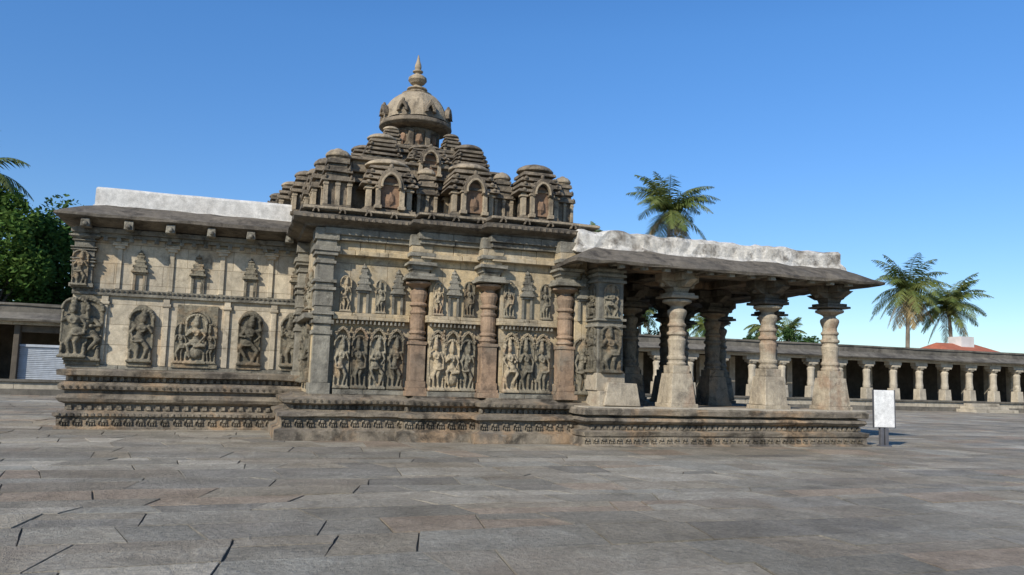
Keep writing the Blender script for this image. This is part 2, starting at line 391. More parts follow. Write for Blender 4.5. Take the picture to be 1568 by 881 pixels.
def ridged_pier(bm,x0,x1,y0,y1,z0,z1,ex=.05):
    z=z0; i=0
    seq=[(.20,.05),(.9,0),(.08,.04),(.12,.0),(.07,.06),(.10,.01),(.06,.06),(.10,.0),(.3,.02),(.06,.07),(.08,.02),(.06,.08),(.3,0),(.06,.05),(.1,.0),(.07,.08),(.10,.12),(.12,.04),(.22,.09)]
    tot=sum(a for a,_ in seq); k=(z1-z0)/tot
    for h,e in seq:
        h*=k; box(bm,x0-e,x1+e,y0-e,y1,z,z+h,j=.005); z+=h
ridged_pier(T('left_hall_corner_pier','grey',.008),LX0-.04,LX0+.42,LY-.14,LY+.3,3.5,5.0)
cp=T('left_hall_plaques','fig')
def plaque(bm,x,y,z,w,h,round_=True):
    box(bm,x-w/2,x+w/2,y-.07,y+.02,z,z+(h-w/2 if round_ else h),j=.006)
    if round_: arch(bm,x,y+.02,z+h-w/2,.002,w/2,.09,1.0,12,.05,0)
    box(bm,x-w*.56,x+w*.56,y-.16,y+.02,z-.02,z+.1)
for x,w,h,k,rd in ((-3.60,.72,1.75,1,True),(-2.3,.52,1.55,0,True),(-.98,1.0,1.62,3,False),(.36,.55,1.55,1,True),(1.45,.42,1.55,2,True)):
    plaque(cp,x,LY,1.57,w,h,rd)
    if w>.9:
        fig(x,LY-.1,1.68,1.3,3,1.0); fig(x-.36,LY-.09,1.68,1.05,0,.75); fig(x+.36,LY-.09,1.68,1.05,2,.75)
        arch(cp,x,LY-.06,2.75,.27,.06,.05,.9,12,.1,0)
    else: fig(x,LY-.1,1.68,h-.18,k,1.25 if w>.6 else 1.05)
fig(LX0+.14,LY-.2,3.55,.9,0)
fig(-3.82,LY-.2,1.75,1.5,2)
for k in range(4): fig(LX0-.05,LY+.7+k*1.1,1.7,1.4,k,1,-math.pi/2)
ms=T('left_hall_mini_shrines','fig',.006)
for x in (-2.45,-1.05,.28,1.5):
    mini_shrine(ms,x,LY,3.5,1.0,.42)
    for sg in (-1,1): box(ps,x+sg*.14-.035,x+sg*.14+.035,LY-.06,LY,3.5,3.95)
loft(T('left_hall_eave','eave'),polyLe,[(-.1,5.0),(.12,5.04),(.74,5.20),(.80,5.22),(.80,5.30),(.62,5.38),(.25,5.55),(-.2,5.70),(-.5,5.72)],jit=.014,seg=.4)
ev=T('left_hall_eave_brackets','grey',.01)
for x in [LX0+.25+i*.98 for i in range(6)]:
    box(ev,x-.09,x+.09,LY-.62,LY,4.98,5.10,j=.01); box(ev,x-.11,x+.11,LY-.74,LY-.54,4.96,5.17,.9,.9,j=.01); ico(ev,(x,LY-.75,5.04),(.07,.06,.07))
polyW=[(-3.68,22.85),(1.75,22.85),(1.75,27.2),(-3.68,27.2)]
def wob(a,f=1.3):
    return lambda p: a*noise.noise(Vector((p.x*f,p.y*f,3)))
loft(T('left_hall_white_parapet','white'),polyW,[(0.04,5.60),(0.03,5.70),(0,5.71),(0.0,6.12),(-.015,6.17),(-.05,6.19),(-.4,6.20),(-.42,6.0)],jit=.004,seg=.5,sag=wob(.02,.8))

# ================================================================== CENTRAL SHRINE
YA,YB,YC=19.5,19.1,18.7
polyC=[(1.73,YA),(4.45,YA),(4.45,YB),(6.15,YB),(6.15,YC),(8.12,YC),(8.12,26),(1.73,26)]
loft(T('shrine_base','base'),polyC,[(.80,-.05),(.80,.02),(.78,.22),(.66,.26),(.62,.29),(.62,.52),(.74,.55),(.74,.62),(.56,.66),(.42,.70),(.42,.78),(.62,.84),(.64,.93),(.5,.96),(.34,1.0),(.34,1.04),(-.05,1.04)],jit=.012,seg=.4)
fz=T('shrine_frieze','frieze')
for x0,x1,y in ((1.73-.6,4.0,YA),(4.45-.6,5.7,YB),(6.15-.6,8.1,YC)):
    frieze(fz,x0,x1,y-.63,.29,.52); dentils(fz,x0,x1,y-.42,.70,.79,.14,.08,.07); scroll(fz,x0+.1,x1,y-.63,.85,.93,.16)
loft(T('shrine_wall','wall2'),polyC,[(0,1.0),(0,5.2)],jit=.004,seg=.8)
segs=((2.25,3.92,YA),(4.45,5.64,YB),(6.15,7.52,YC))
tr=T('shrine_trim','grey',.008); lt=T('shrine_string_course','wall2',.01)
for i,(x0,x1,y) in enumerate(segs):
    course(tr,x0-.02,x1+.05,y-.22,y+.03,1.04,1.16,.9)
    course(lt,x0-.1,x1+.1,y-.20,y+.03,2.82,2.90,.8); course(lt,x0-.1,x1+.1,y-.15,y+.03,2.90,2.99,.7)
    dentils(tr,x0,x1,y-.1,2.72,2.82,.1,.05,.07)
    course(lt,x0-.3,x1+.35,y-.20,y+.03,4.38,4.50,.9); course(lt,x0-.3,x1+.35,y-.12,y+.03,4.5,4.72,.9)
    course(tr,x0-.35,x1+.4,y-.26,y+.03,4.72,4.84,.9); course(tr,x0-.4,x1+.45,y-.34,y+.03,4.84,5.0,1.1)
lowers=[(2.42,0),(2.84,2),(3.28,1),(3.72,0)],[(4.66,2),(5.04,3),(5.43,0)],[(6.42,1),(6.84,0),(7.26,2)]
ar=T('shrine_figure_arches','figt',.004)
for (x0,x1,y),L in zip(segs,lowers):
    for x,k in L:
        fig(x,y-.12,1.2,ru(1.25,1.38),k,.72,0,.4)
        arch(ar,x,y-.02,2.38,.14,.045,.14,1.2,12,.25,-.2)
        for i in range(7):
            a=math.pi*i/6; ico(ar,(x+.185*math.cos(a),y-.15,2.40+.22*math.sin(a)),(.03,.03,.03))
    n=4 if x1-x0>1.5 else 3
    for i in range(n):
        x=x0+.2+(x1-x0-.4)*i/(n-1)
        if (i%2==1): mini_shrine(T('shrine_mini_shrines','grey',.006),x,y,3.0,ru(1.05,1.2),.38)
        else:
            fig(x,y-.08,3.02,ru(.8,.92),i,.75,0,.5)
    for i in range(n-1):
        x=x0+.18+(x1-x0-.36)*(i+.5)/(n-1)
        box(ar,x-.02,x+.02,y-.05,y+.01,1.2,2.6); ico(ar,(x,y-.05,2.62),(.04,.05,.06))
def pilaster(mat,x,y,z0,z1,w=.52,n=16):
    bm=T('pilasters_'+mat,mat,.006); H=z1-z0; u=lambda a:z0+H*a/3.95; k=w/.5
    def sq(a,b,ww,t=1): cbox(bm,x,y,u(a),u(b),ww*k,t=t,j=.004)
    sq(0,.12,.66);sq(.12,.2,.58);sq(.2,.36,.52);sq(.36,1.25,.46);sq(1.25,1.33,.52)
    P=[(.22,1.33),(.22,1.36),(.27,1.39),(.27,1.43),(.21,1.45),(.21,1.5),(.26,1.53),(.26,1.57),(.21,1.6),(.23,1.66),(.235,1.85),(.22,2.0),(.25,2.03),(.25,2.07),(.2,2.1),(.2,2.18),(.27,2.22),(.27,2.26),(.2,2.3),(.24,2.4),(.27,2.5),(.25,2.58),(.17,2.62),(.17,2.66),(.30,2.72),(.40,2.75),(.40,2.8),(.24,2.84)]
    lathe(bm,x,y,[(r*k,u(a)) for r,a in P],n)
    cb=T('pilaster_capitals','grey',.008); cl2=T('pilaster_capital_blocks','wall2',.008)
    for i,(a,b,ww,t) in enumerate(((2.84,2.92,.95,1),(2.92,3.0,.8,1),(3.0,3.1,.45,1.25),(3.1,3.2,.62,1.1),(3.2,3.28,.86,1),(3.28,3.42,.55,1.2),(3.42,3.52,.78,1),(3.52,3.68,.62,1.1),(3.68,3.95,.7,1.08))):
        cbox(cl2 if i in(5,7) else cb,x,y-.02,u(a),u(b),ww*k,t=t,j=.008)
pilaster('brown',4.2,YA-.26,1.04,4.95,.41); pilaster('brown',5.89,YB-.26,1.04,4.95,.41); pilaster('brown',7.78,YC-.26,1.04,4.95,.41)
ridged_pier(T('shrine_corner_pier','grey',.008),1.73,2.12,YA-.22,YA+.4,1.04,4.98)
for yy in (20.3,21.3):
    fig(1.68,yy,1.3,1.5,0,1,-math.pi/2); fig(1.68,yy,3.1,1.0,1,1,-math.pi/2)
course(tr,1.5,1.78,YA-.1,22.5,2.82,2.95,.8,axis='y')
ridged_pier(T('shrine_corner_pier','grey',.008),1.5,1.78,21.9,22.5,1.3,4.98)
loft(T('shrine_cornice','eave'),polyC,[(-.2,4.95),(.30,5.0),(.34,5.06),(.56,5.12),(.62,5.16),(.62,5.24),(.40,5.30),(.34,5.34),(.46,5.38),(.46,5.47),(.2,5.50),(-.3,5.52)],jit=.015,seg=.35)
ct=T('shrine_cornice_ornament','tower'); ctl=T('shrine_cornice_light_blocks','cap',.012)
for x0,x1,y in ((1.3,4.0,YA),(4.0,5.7,YB),(5.7,8.4,YC)):
    dentils(ct,x0,x1,y-.6,5.15,5.22,.16,.09,.04)
    x=x0+.3
    while x<x1: arch(ct,x,y-.42,5.33,.05,.03,.1,1.1,8,.2,-.2); x+=.62
    course(ctl,x0,x1+.2,y-.50,y-.2,5.395,5.46,.7,.012)
box(T('porch_link_wall','wall2',.01),8.0,8.45,18.35,19.2,.9,4.95)
fig(8.22,18.32,1.2,1.4,0,.85); mini_shrine(T('shrine_mini_shrines','grey',.006),8.22,18.35,3.0,1.2,.4)

# ---- superstructure
td=T('tower_mass','tower',.015)
box(td,2.3,7.7,20.1,25.6,5.45,6.35,.97,.97)
for i,(a,z0,z1) in enumerate(((2.55,6.35,6.45),(2.35,6.45,6.62),(2.5,6.62,6.70))): box(td,4.9-a,4.8+a,22.5-a,22.4+a,z0,z1,j=.01)
K=[(2.15,19.95,.78,1.66,0),(3.38,19.9,1.36,1.5,1),(4.40,19.85,.6,1.4,0),(5.45,19.55,1.30,1.55,1),(6.33,19.45,.58,1.4,0),(7.13,19.15,1.18,1.62,1),(7.92,19.15,.55,1.4,0)]
for x,y,w,h,n in K: kuta(x,y,5.48,w,h,bool(n))
for x,y,w,h,z in ((1.95,20.95,.85,1.65,5.48),(1.85,22.0,.85,1.6,5.5),(1.6,23.1,.85,1.35,5.9),(1.3,24.2,.85,1.15,6.0),(1.0,25.3,.8,1.05,5.95)): kuta(x,y,z,w,h,False,-math.pi/2)
for y in (20.4,21.7,23.0,24.3,25.4): kuta(7.85,y,5.48,.9,1.4,y in(21.7,24.3),math.pi/2)
for x in (2.8,4.2,5.6,6.9): kuta(x,25.4,5.48,1.0,1.6,True,math.pi)
box(T('roof_deck_step','white',.02),.5,1.9,22.9,26.2,5.6,6.02)
CX,CY=4.52,22.1
for i,(a,z0,z1) in enumerate(((2.0,6.70,6.95),(2.12,6.95,7.03),(1.75,7.03,7.2))): box(td,CX-a,CX+a,CY-a,CY+a,z0,z1,j=.012)
for x,y,w,h,n in ((3.35,20.75,.95,1.25,0),(4.52,20.55,1.15,1.0,1),(5.75,20.75,.95,1.25,0)): kuta(x,y,6.65,w,h,bool(n))
for sx in (-1,1):
    for yy,w,h in ((21.9,1.0,1.2),(23.3,.95,1.3)): kuta(CX+sx*1.45,yy,6.65,w,h,yy<22,sx*math.pi/2)
kuta(CX,23.7,6.65,1.0,1.2,True,math.pi)
for a,z0,z1 in ((1.35,7.2,7.36),(1.2,7.36,7.5),(1.3,7.5,7.58),(1.0,7.58,7.68),(1.1,7.68,7.76),(.85,7.76,7.86)): box(td,CX-a,CX+a,CY-a,CY+a,z0,z1,j=.012)
for dx,dy in ((-.85,-.85),(.85,-.85),(-.85,.85),(.85,.85)): kuta(CX+dx,CY+dy,7.5,.55,.8)
lathe(td,CX,CY,[(.70,7.86),(.72,7.9),(.62,7.95),(.60,8.3),(.68,8.38),(.66,8.45)],16,rot=math.pi/16)
for i in range(8):
    a=i*math.pi/4+math.pi/8; cbox(td,CX+.62*math.cos(a),CY+.62*math.sin(a),7.9,8.42,.15)
    ico(T('tower_niche_panels','niche'),(CX+.6*math.cos(a+.39),CY+.6*math.sin(a+.39),8.15),(.12,.12,.2))
dm=T('tower_dome','cap')
lathe(td,CX,CY,[(.66,8.45),(.95,8.50),(1.05,8.56),(1.03,8.66),(.90,8.72),(.88,8.74)],32)
dp=[]
for i in range(11):
    t=i/10; ang=t*math.pi/2; dp.append((.86*math.cos(ang)**.8*(1-.08*t)+.10,8.72+.90*math.sin(ang)**1.15))
n=32; rings=[]
for r,z in dp: rings.append([dm.verts.new((CX+r*(1+.03*math.cos(8*2*math.pi*i/n))*math.cos(2*math.pi*i/n),CY+r*(1+.03*math.cos(8*2*math.pi*i/n))*math.sin(2*math.pi*i/n),z)) for i in range(n)])
for a,b in zip(rings,rings[1:]):
    for i in range(n): k=(i+1)%n; dm.faces.new((a[i],a[k],b[k],b[i]))
dm.faces.new(rings[-1])
for i in range(8):
    a=i*math.pi/4-math.pi/2+.2
    n0=len(td.verts)
    arch(td,CX,CY-.90,8.86,.08,.08,.16,1.2,12,.4,-.3); box(td,CX-.13,CX+.13,CY-.96,CY-.76,8.70,8.86); ico(td,(CX,CY-.98,9.12),(.06,.06,.09))
    ico(td,(CX,CY-.88,8.9),(.08,.1,.1))
    td.verts.ensure_lookup_table()
    bmesh.ops.rotate(td,verts=[td.verts[j] for j in range(n0,len(td.verts))],cent=(CX,CY,0),matrix=Matrix.Rotation(a+math.pi/2,4,'Z'))
lathe(dm,CX,CY,[(.30,9.5),(.42,9.56),(.44,9.60),(.30,9.66),(.24,9.70),(.30,9.74),(.28,9.78),(.14,9.82),(.11,9.88),(.20,9.93),(.27,10.02),(.26,10.10),(.16,10.18),(.08,10.21),(.09,10.25),(.15,10.28),(.15,10.31),(.08,10.35),(.10,10.42),(.09,10.5),(.05,10.62),(.015,10.8)],20)

# ================================================================== PORCH
PX0,PX1,PY0,PY1=8.35,15.6,17.75,26.0
polyP=[(PX0,PY0),(PX1,PY0),(PX1,PY1),(PX0,PY1)]
loft(T('porch_base','base'),polyP,[(.58,-.05),(.58,.03),(.50,.06),(.48,.22),(.52,.25),(.54,.34),(.34,.38),(.32,.50),(.44,.54),(.5,.60),(.48,.66),(.34,.69),(.34,.72),(.52,.74),(.54,.86),(.50,.89),(-.2,.89)],jit=.012,seg=.45)
fz=T('porch_frieze','frieze'); frieze(fz,PX0-.5,PX1+.5,PY0-.5,.05,.24); dentils(fz,PX0-.3,PX1+.4,PY0-.32,.39,.49,.16,.1,.06)
frs=T('porch_floor_slabs','clois',.01); course(frs,PX0-.45,PX1+.5,PY0-.5,PY0+.5,.885,.925,1.3)
def pillar(x,y,z0,mat='pillar',cm='eave',H=3.45):
    bm=T('porch_pillars_'+mat,mat,.01); cb=T('porch_pillar_capitals_'+cm,cm,.012)
    u=lambda a:z0+a
    cbox(bm,x,y,u(0),u(.10),.80,j=.01); cbox(bm,x,y,u(.1),u(.86),.72,t=.78,j=.008); cbox(bm,x,y,u(.86),u(1.06),.48,j=.005)
    P=[(.29,1.06),(.31,1.12),(.26,1.15),(.27,1.2),(.30,1.22),(.30,1.28),(.26,1.31),(.25,1.42),(.27,1.6),(.29,1.72),(.25,1.76),(.25,1.82),(.31,1.85),(.31,1.91),(.25,1.94),(.245,2.04),(.29,2.07),(.29,2.12),(.24,2.15),(.23,2.24),(.28,2.34),(.31,2.42),(.30,2.48),(.20,2.54),(.20,2.58),(.30,2.63),(.46,2.68),(.46,2.74),(.28,2.78)]
    lathe(bm,x,y,[(r*.82,u(a)) for r,a in P],24)
    cbox(cb,x,y,u(2.78),u(2.85),.80,j=.01); cbox(cb,x,y,u(2.85),u(2.92),.66)
    cbox(cb,x,y,u(2.92),u(3.06),.40,t=1.2)
    for wx,wy in ((1.1,.38),(.38,1.1)):
        cbox(cb,x,y,u(3.22),u(3.42),wx,wy,j=.01)
        vs=cbox(cb,x,y,u(3.06),u(3.22),wx*.55,wy*.9)
        for v in vs[4:]: v.co.x=x+(v.co.x-x)*(1.7 if wx>wy else 1); v.co.y=y+(v.co.y-y)*(1.7 if wy>wx else 1)
        for k in (-1,1):
            ico(cb,(x+(k*.43 if wx>wy else 0),y+(0 if wx>wy else k*.43),u(3.13)),(.09,.09,.08))
Z0=.92
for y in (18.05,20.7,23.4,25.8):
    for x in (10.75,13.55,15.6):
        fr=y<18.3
        pillar(x,y,Z0 if fr else .885,'pillar' if fr else 'base','pillar' if (fr and x<11) else 'eave')  # inner pillars take a darker stone: porch shade put into their colour
bmB=T('porch_beams','base',.012)
for y in (18.05,20.7,23.4,25.8): course(bmB,8.3,15.95,y-.27,y+.27,4.33,4.62,2.6,j=.008)
for x in (10.75,13.55,15.6):
    for ya,yb in ((18.35,20.4),(21.0,23.1),(23.7,25.5)): box(bmB,x-.25,x+.25,ya,yb,4.34,4.61,j=.008)
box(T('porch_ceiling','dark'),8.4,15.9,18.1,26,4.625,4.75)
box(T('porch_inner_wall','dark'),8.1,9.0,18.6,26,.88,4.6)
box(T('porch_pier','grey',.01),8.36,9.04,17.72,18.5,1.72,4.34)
pb=T('porch_pier_blocks','pillar',.015); box(pb,8.34,9.12,17.55,18.5,.9,1.30,j=.012); box(pb,8.45,9.45,17.5,18.0,.93,1.5,.8,.9,j=.02); box(pb,8.3,9.08,17.66,18.5,1.30,1.72,j=.01)
gp=T('porch_pier_trim','grey',.008)
for z in (2.85,3.0,3.95,4.1,4.22): box(gp,8.3,9.1,17.66,18.45,z,z+.07,j=.006)
fig(8.7,17.66,1.75,1.15,0,1.2); fig(8.7,17.68,3.08,.85,1,1.1)
fig(8.34,18.05,1.75,1.15,2,1.1,-math.pi/2); fig(8.34,18.05,3.08,.85,3,1,-math.pi/2)
polyE=[(8.2,17.75),(15.8,17.75),(15.8,26),(8.2,26)]
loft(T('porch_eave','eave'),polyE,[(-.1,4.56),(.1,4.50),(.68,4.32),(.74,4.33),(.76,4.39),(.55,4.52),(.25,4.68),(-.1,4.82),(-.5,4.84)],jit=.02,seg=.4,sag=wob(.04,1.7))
br=T('porch_eave_brackets','grey',.01)
for x in [8.7+i*.62 for i in range(12)]:
    box(br,x-.07,x+.07,17.15,17.8,4.36,4.46,j=.01); box(br,x-.08,x+.08,17.12,17.28,4.25,4.42,.9,.9,j=.01)
polyPW=[(7.9,17.95),(15.95,17.95),(15.95,25.9),(7.9,25.9)]
loft(T('porch_white_parapet','white2'),polyPW,[(0.1,4.72),(.08,4.80),(0.0,4.9),(-.01,5.18),(-.06,5.27),(-.2,5.33),(-.5,5.32),(-.7,5.18)],jit=.022,seg=.2,sag=wob(.11,1.6))
T.flush()

# ================================================================== CLOISTER at back
cl=empty('cloister_colonnade'); Cc=Parts(cl)
CYF=44.5
b=Cc('platform','clois',.02); course(b,-40,100,CYF-.5,CYF+5,-.1,.62,3.0,j=.01)
b2=Cc('platform_edge','cloisroof'); course(b2,-40,100,CYF-.62,CYF-.45,.62,.74,2.5,j=.01)
b3=Cc('platform_step','cloisroof'); course(b3,-40,100,CYF-1.0,CYF-.5,-.1,.28,2.5,j=.01)
p=Cc('pillars','clois',.02)
for i in range(59):
    x=-38.35+i*2.35
    if -10.4<x<-7.6: continue
    cbox(p,x,CYF,.62,1.5,.62,t=.9,j=.01); lathe(p,x,CYF,[(.25,1.5),(.27,1.7),(.23,2.0),(.24,2.5),(.28,2.7),(.2,2.8),(.34,2.9),(.34,2.96)],10)
    cbox(p,x,CYF,2.96,3.1,.7); cbox(p,x,CYF,3.1,3.35,1.1,.5,j=.01)
    cbox(p,x,CYF+2.4,.62,3.35,.45)
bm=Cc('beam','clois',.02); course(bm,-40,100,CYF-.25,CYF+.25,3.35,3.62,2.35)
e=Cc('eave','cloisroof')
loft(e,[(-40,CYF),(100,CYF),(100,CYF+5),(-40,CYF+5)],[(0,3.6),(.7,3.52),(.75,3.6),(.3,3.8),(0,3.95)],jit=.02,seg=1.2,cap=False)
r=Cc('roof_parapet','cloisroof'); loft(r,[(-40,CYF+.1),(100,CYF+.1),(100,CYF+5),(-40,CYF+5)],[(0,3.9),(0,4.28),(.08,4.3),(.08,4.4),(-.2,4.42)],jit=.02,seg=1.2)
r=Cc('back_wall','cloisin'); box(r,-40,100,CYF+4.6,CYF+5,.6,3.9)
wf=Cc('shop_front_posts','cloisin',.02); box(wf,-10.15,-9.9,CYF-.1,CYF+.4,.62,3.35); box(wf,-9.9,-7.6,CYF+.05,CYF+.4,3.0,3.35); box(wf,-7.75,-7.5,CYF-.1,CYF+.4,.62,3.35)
Cc.flush()
def mk():
    bm=bmesh.new(); box(bm,-9.9,-7.75,CYF+.25,CYF+.3,.62,2.35)
    for i in range(18): box(bm,-9.9,-7.75,CYF+.20,CYF+.26,.64+i*.092,.70+i*.092,j=.002)
    box(bm,-9.9,-7.75,CYF+.12,CYF+.4,2.30,2.42)
    return bm
emit(mk(),'roller_shutter',M['shut'],cl)
st=bmesh.new()
for i in range(3): box(st,48.5+i*.35,52.5-i*.35,41.9+i*.45,43.5,-.02 if i==0 else .2*i,.2*(i+1),j=.01)
emit(st,'stone_steps',M['clois'],None,.02)

# ================================================================== sign
sg=empty('white_sign_board',(16.72,17.3,0)); sg.rotation_euler=(0,0,math.radians(-14)); SP=Parts(sg)
b=SP('panel','signw',.012); box(b,-.29,.29,-.03,.03,.50,1.50)
b=SP('panel_frame','post',.005)
for a in ((-.31,-.29),(.29,.31)): box(b,a[0],a[1],-.035,.035,.49,1.51)
b=SP('post','post',.01); box(b,-.11,.11,.035,.10,-.02,.9); box(b,-.11,-.02,-.03,.03,-.02,.49); box(b,.02,.11,-.03,.03,-.02,.49); box(b,-.16,.16,-.1,.14,-.02,.03)
SP.flush()

# ================================================================== house
h=empty('red_roof_house'); H=Parts(h)
b=H('walls','hwall'); box(b,63.2,68.8,57,61,0,5.0); box(b,65.6,67.2,58,59.5,5.2,6.6)
b=H('roof','tile'); vs=box(b,62.6,69.4,56.3,61.7,5.0,5.95)
for v in vs[4:]: v.co.y=59; v.co.x=66+(v.co.x-66)*.72
b=H('windows','dark')
for xx in (64.3,66,67.7): box(b,xx-.4,xx+.4,56.95,57.02,3.4,4.6)
H.flush()

# ================================================================== vegetation
def palm(x,y,H,R,n=24,lean=(0,0),dry=3,seed=0):
    random.seed(seed); root=empty('coconut_palm',(x,y,0))
    bm=bmesh.new(); pts=[];rd=[]
    for i in range(13):
        t=i/12; pts.append((-lean[0]*(1-t)**2,-lean[1]*(1-t)**2,H*t)); rd.append((.26-.12*t)*(1.05 if i%2 else .97)+(.12 if i==0 else 0))
    tube(bm,pts,rd,9); emit(bm,'trunk',M['trunk'],root)
    bm=bmesh.new(); bd=bmesh.new()
    for k in range(n):
        b=bm if k>=dry else bd
        az=k*2.39996+ru(-.2,.2); el=math.radians(ru(-25,80)) if k>=dry else math.radians(ru(-60,-30))
        L=R*ru(.85,1.15); N=16; d=Vector((math.cos(az)*math.cos(el),math.sin(az)*math.cos(el),math.sin(el)))
        p=Vector((0,0,H)); side=Vector((-math.sin(az),math.cos(az),0)); q=[]
        for i in range(N+1):
            q.append((p.copy(),d.copy())); p+=d*L/N; d.z-=.105*(1.0 if el>0 else .8); d.normalize()
        for i in range(1,N+1):
            t=i/N; p,d=q[i]; up=side.cross(d).normalized()
            p0=q[i-1][0]; w=.03*(1-t)+.012
            f=[b.verts.new(p0+side*w),b.verts.new(p0-side*w),b.verts.new(p-side*w),b.verts.new(p+side*w)]; b.faces.new(f)
            if i<2: continue
            ll=R*.30*math.sin(math.pi*min(1,(t*.85+.12)))**.7
            for sg in (-1,1):
                for s in range(3):
                    base=p0.lerp(p,s/3)
                    dr=(side*sg*ru(.7,1)+d*.55-Vector((0,0,1))*ru(.25,.9)*(1 if k>=dry else 1.6)+up*-.05).normalized()
                    tip=base+dr*ll*ru(.8,1.1); wd=d*.045
                    mid=base.lerp(tip,.5)+Vector((0,0,.04*R/4))
                    v=[b.verts.new(base-wd*.6),b.verts.new(base+wd*.6),b.verts.new(mid+wd),b.verts.new(mid-wd)]
                    b.faces.new(v); b.faces.new((v[3],v[2],b.verts.new(tip)))
    emit(bm,'fronds',M['palm'],root); emit(bd,'dry_fronds',M['palmd'],root)
    bm=bmesh.new()
    for i in range(9):
        a=i*.7; ico(bm,(.35*math.cos(a),.35*math.sin(a),H-.3-.15*(i%3)),(.16,.16,.19),1)
    emit(bm,'coconuts',M['trunk'],root)
palm(35.5,61,16.4,4.5,34,(1.5,0),4,1)
palm(62.2,61,11.2,4.3,38,(.6,0),9,2)
palm(68.6,62,10.0,4.3,36,(-1.2,0),4,3)
palm(-14.7,52,12.2,3.2,26,(1,0),2,4)
palm(63,80,7.6,3.0,16,(0,0),1,5)
palm(47.5,74,7.8,3.2,18,(0,0),1,6)
palm(53.5,72,7.6,2.6,16,(0,0),1,8)
palm(29.4,62,13.2,2.8,16,(0,0),1,9)
palm(37.5,70,8.5,3.2,18,(0,0),1,10)
def tree(name,x,y,H,R,n,mat,seed,clumps=26,zs=.8,ls=.17,trunk=True):
    random.seed(seed); root=empty(name,(x,y,0)); bm=bmesh.new(); tb=bmesh.new()
    if trunk: tube(tb,[(0,0,-.1),(.1,0,H*.25),(0,.1,H*.55),(0.1,0,H*.8)],[.35,.27,.2,.08],8)
    for c in range(clumps):
        while True:
            v=Vector((ru(-1,1),ru(-1,1),ru(-1,1)))
            if v.length<1: break
        v=v.normalized()*(v.length**.5)
        cc=Vector((v.x*R*.8,v.y*R*.8,H-R*zs+v.z*R*zs*.85)); cr=R*ru(.2,.38)
        if trunk and c%2==0: tube(tb,[(0,0,H*.35),(cc.x*.5,cc.y*.5,(H*.4+cc.z)/2),tuple(cc)],[.12,.07,.02],5)
        for i in range(n//clumps):
            w=Vector((random.gauss(0,1),random.gauss(0,1),random.gauss(0,1))).normalized()*cr*ru(.5,1.12)
            p=cc+w; a=Vector((ru(-1,1),ru(-1,1),ru(-.6,.6))).normalized(); b_=a.cross(Vector((ru(-1,1),ru(-1,1),ru(-1,1)))).normalized()
            s=ls*ru(.6,1.3)
            bm.faces.new([bm.verts.new(p-a*s),bm.verts.new(p-b_*s*.5),bm.verts.new(p+a*s),bm.verts.new(p+b_*s*.5)])
    emit(tb,'trunk_and_limbs',M['trunk'],root)
    emit(bm,'leaves',M[mat],root)
tree('broadleaf_tree',-13.4,53,11.4,4.6,20000,'leaf',11,34)
tree('broadleaf_tree',-9.9,56,11.4,4.0,14000,'leafd',12,30,1.0)
tree('broadleaf_tree',-20,54,12,4.5,8000,'leaf',14)
for i,(x,y,H,R) in enumerate(((60.5,76,7.8,2.6),(57,78,7.0,2.2),(31,66,7.2,2.4),(40,70,6.6,2.4))):
    tree('broadleaf_tree',x,y,H,R,2500,'leafd',20+i,14)
random.seed(5)
bm=bmesh.new()
for i in range(9000):
    x=ru(-60,180); y=ru(120,150); hh=2.0+3.8*abs(noise.noise(Vector((x*.06,y*.06,0))))+1.5*noise.noise(Vector((x*.3,y*.1,5)))
    z=ru(0,max(.5,hh)); a=Vector((ru(-1,1),ru(-1,1),ru(-1,1))).normalized()*.6; b_=Vector((ru(-1,1),ru(-1,1),ru(-1,1))).normalized()*.5; p=Vector((x,y,z))
    bm.faces.new([bm.verts.new(p-a),bm.verts.new(p-b_),bm.verts.new(p+a),bm.verts.new(p+b_)])
emit(bm,'distant_trees',M['leafd'])

# ================================================================== ground
random.seed(21)
m,nt,bs=newmat('dirt_ground')
g=nt.nodes.new('ShaderNodeNewGeometry'); f=nz(nt,g.outputs['Position'],.8,8,.6)
nt.links.new(mix(nt,f,(.10,.085,.06),(.17,.145,.105)),bs.inputs['Base Color']); M['dirt']=m
bm=bmesh.new(); bm.faces.new([bm.verts.new(v) for v in ((-1500,-300,-.016),(1500,-300,-.016),(1500,2500,-.016),(-1500,2500,-.016))]); emit(bm,'ground',M['dirt'])
m,nt,bs=newmat('flagstone')
g=nt.nodes.new('ShaderNodeNewGeometry'); P=g.outputs['Position']
at=nt.nodes.new('ShaderNodeAttribute'); at.attribute_name='tint'; at.attribute_type='GEOMETRY'
col=at.outputs['Color']
a1=ramp(nt,nz(nt,P,1.6,8,.7,.5),.3,.72); col=mix(nt,.75,col,mix(nt,a1,(.58,.555,.51),(1.3,1.29,1.26)),'MULTIPLY')
a2=ramp(nt,nz(nt,P,14,6,.75),.3,.7); col=mix(nt,.75,col,mix(nt,a2,(.55,.55,.55),(1.38,1.38,1.38)),'MULTIPLY')
a4=ramp(nt,nz(nt,P,.22,4,.6,.5),.35,.65); col=mix(nt,.7,col,mix(nt,a4,(.76,.71,.64),(1.2,1.2,1.2)),'MULTIPLY')
a6=ramp(nt,nz(nt,P,.5,5,.6,.8),.55,.68); col=mix(nt,mth(nt,'MULTIPLY',a6,.35),col,(.30,.235,.17))
a3=ramp(nt,nz(nt,P,3.2,9,.8,1.0),.60,.66); col=mix(nt,mth(nt,'MULTIPLY',a3,.5),col,(.12,.105,.082))
a7=ramp(nt,nz(nt,P,4.5,8,.8,.6),.63,.68); col=mix(nt,mth(nt,'MULTIPLY',a7,.45),col,(.50,.47,.40))
a5=ramp(nt,nz(nt,P,60,3,.7),.35,.7)
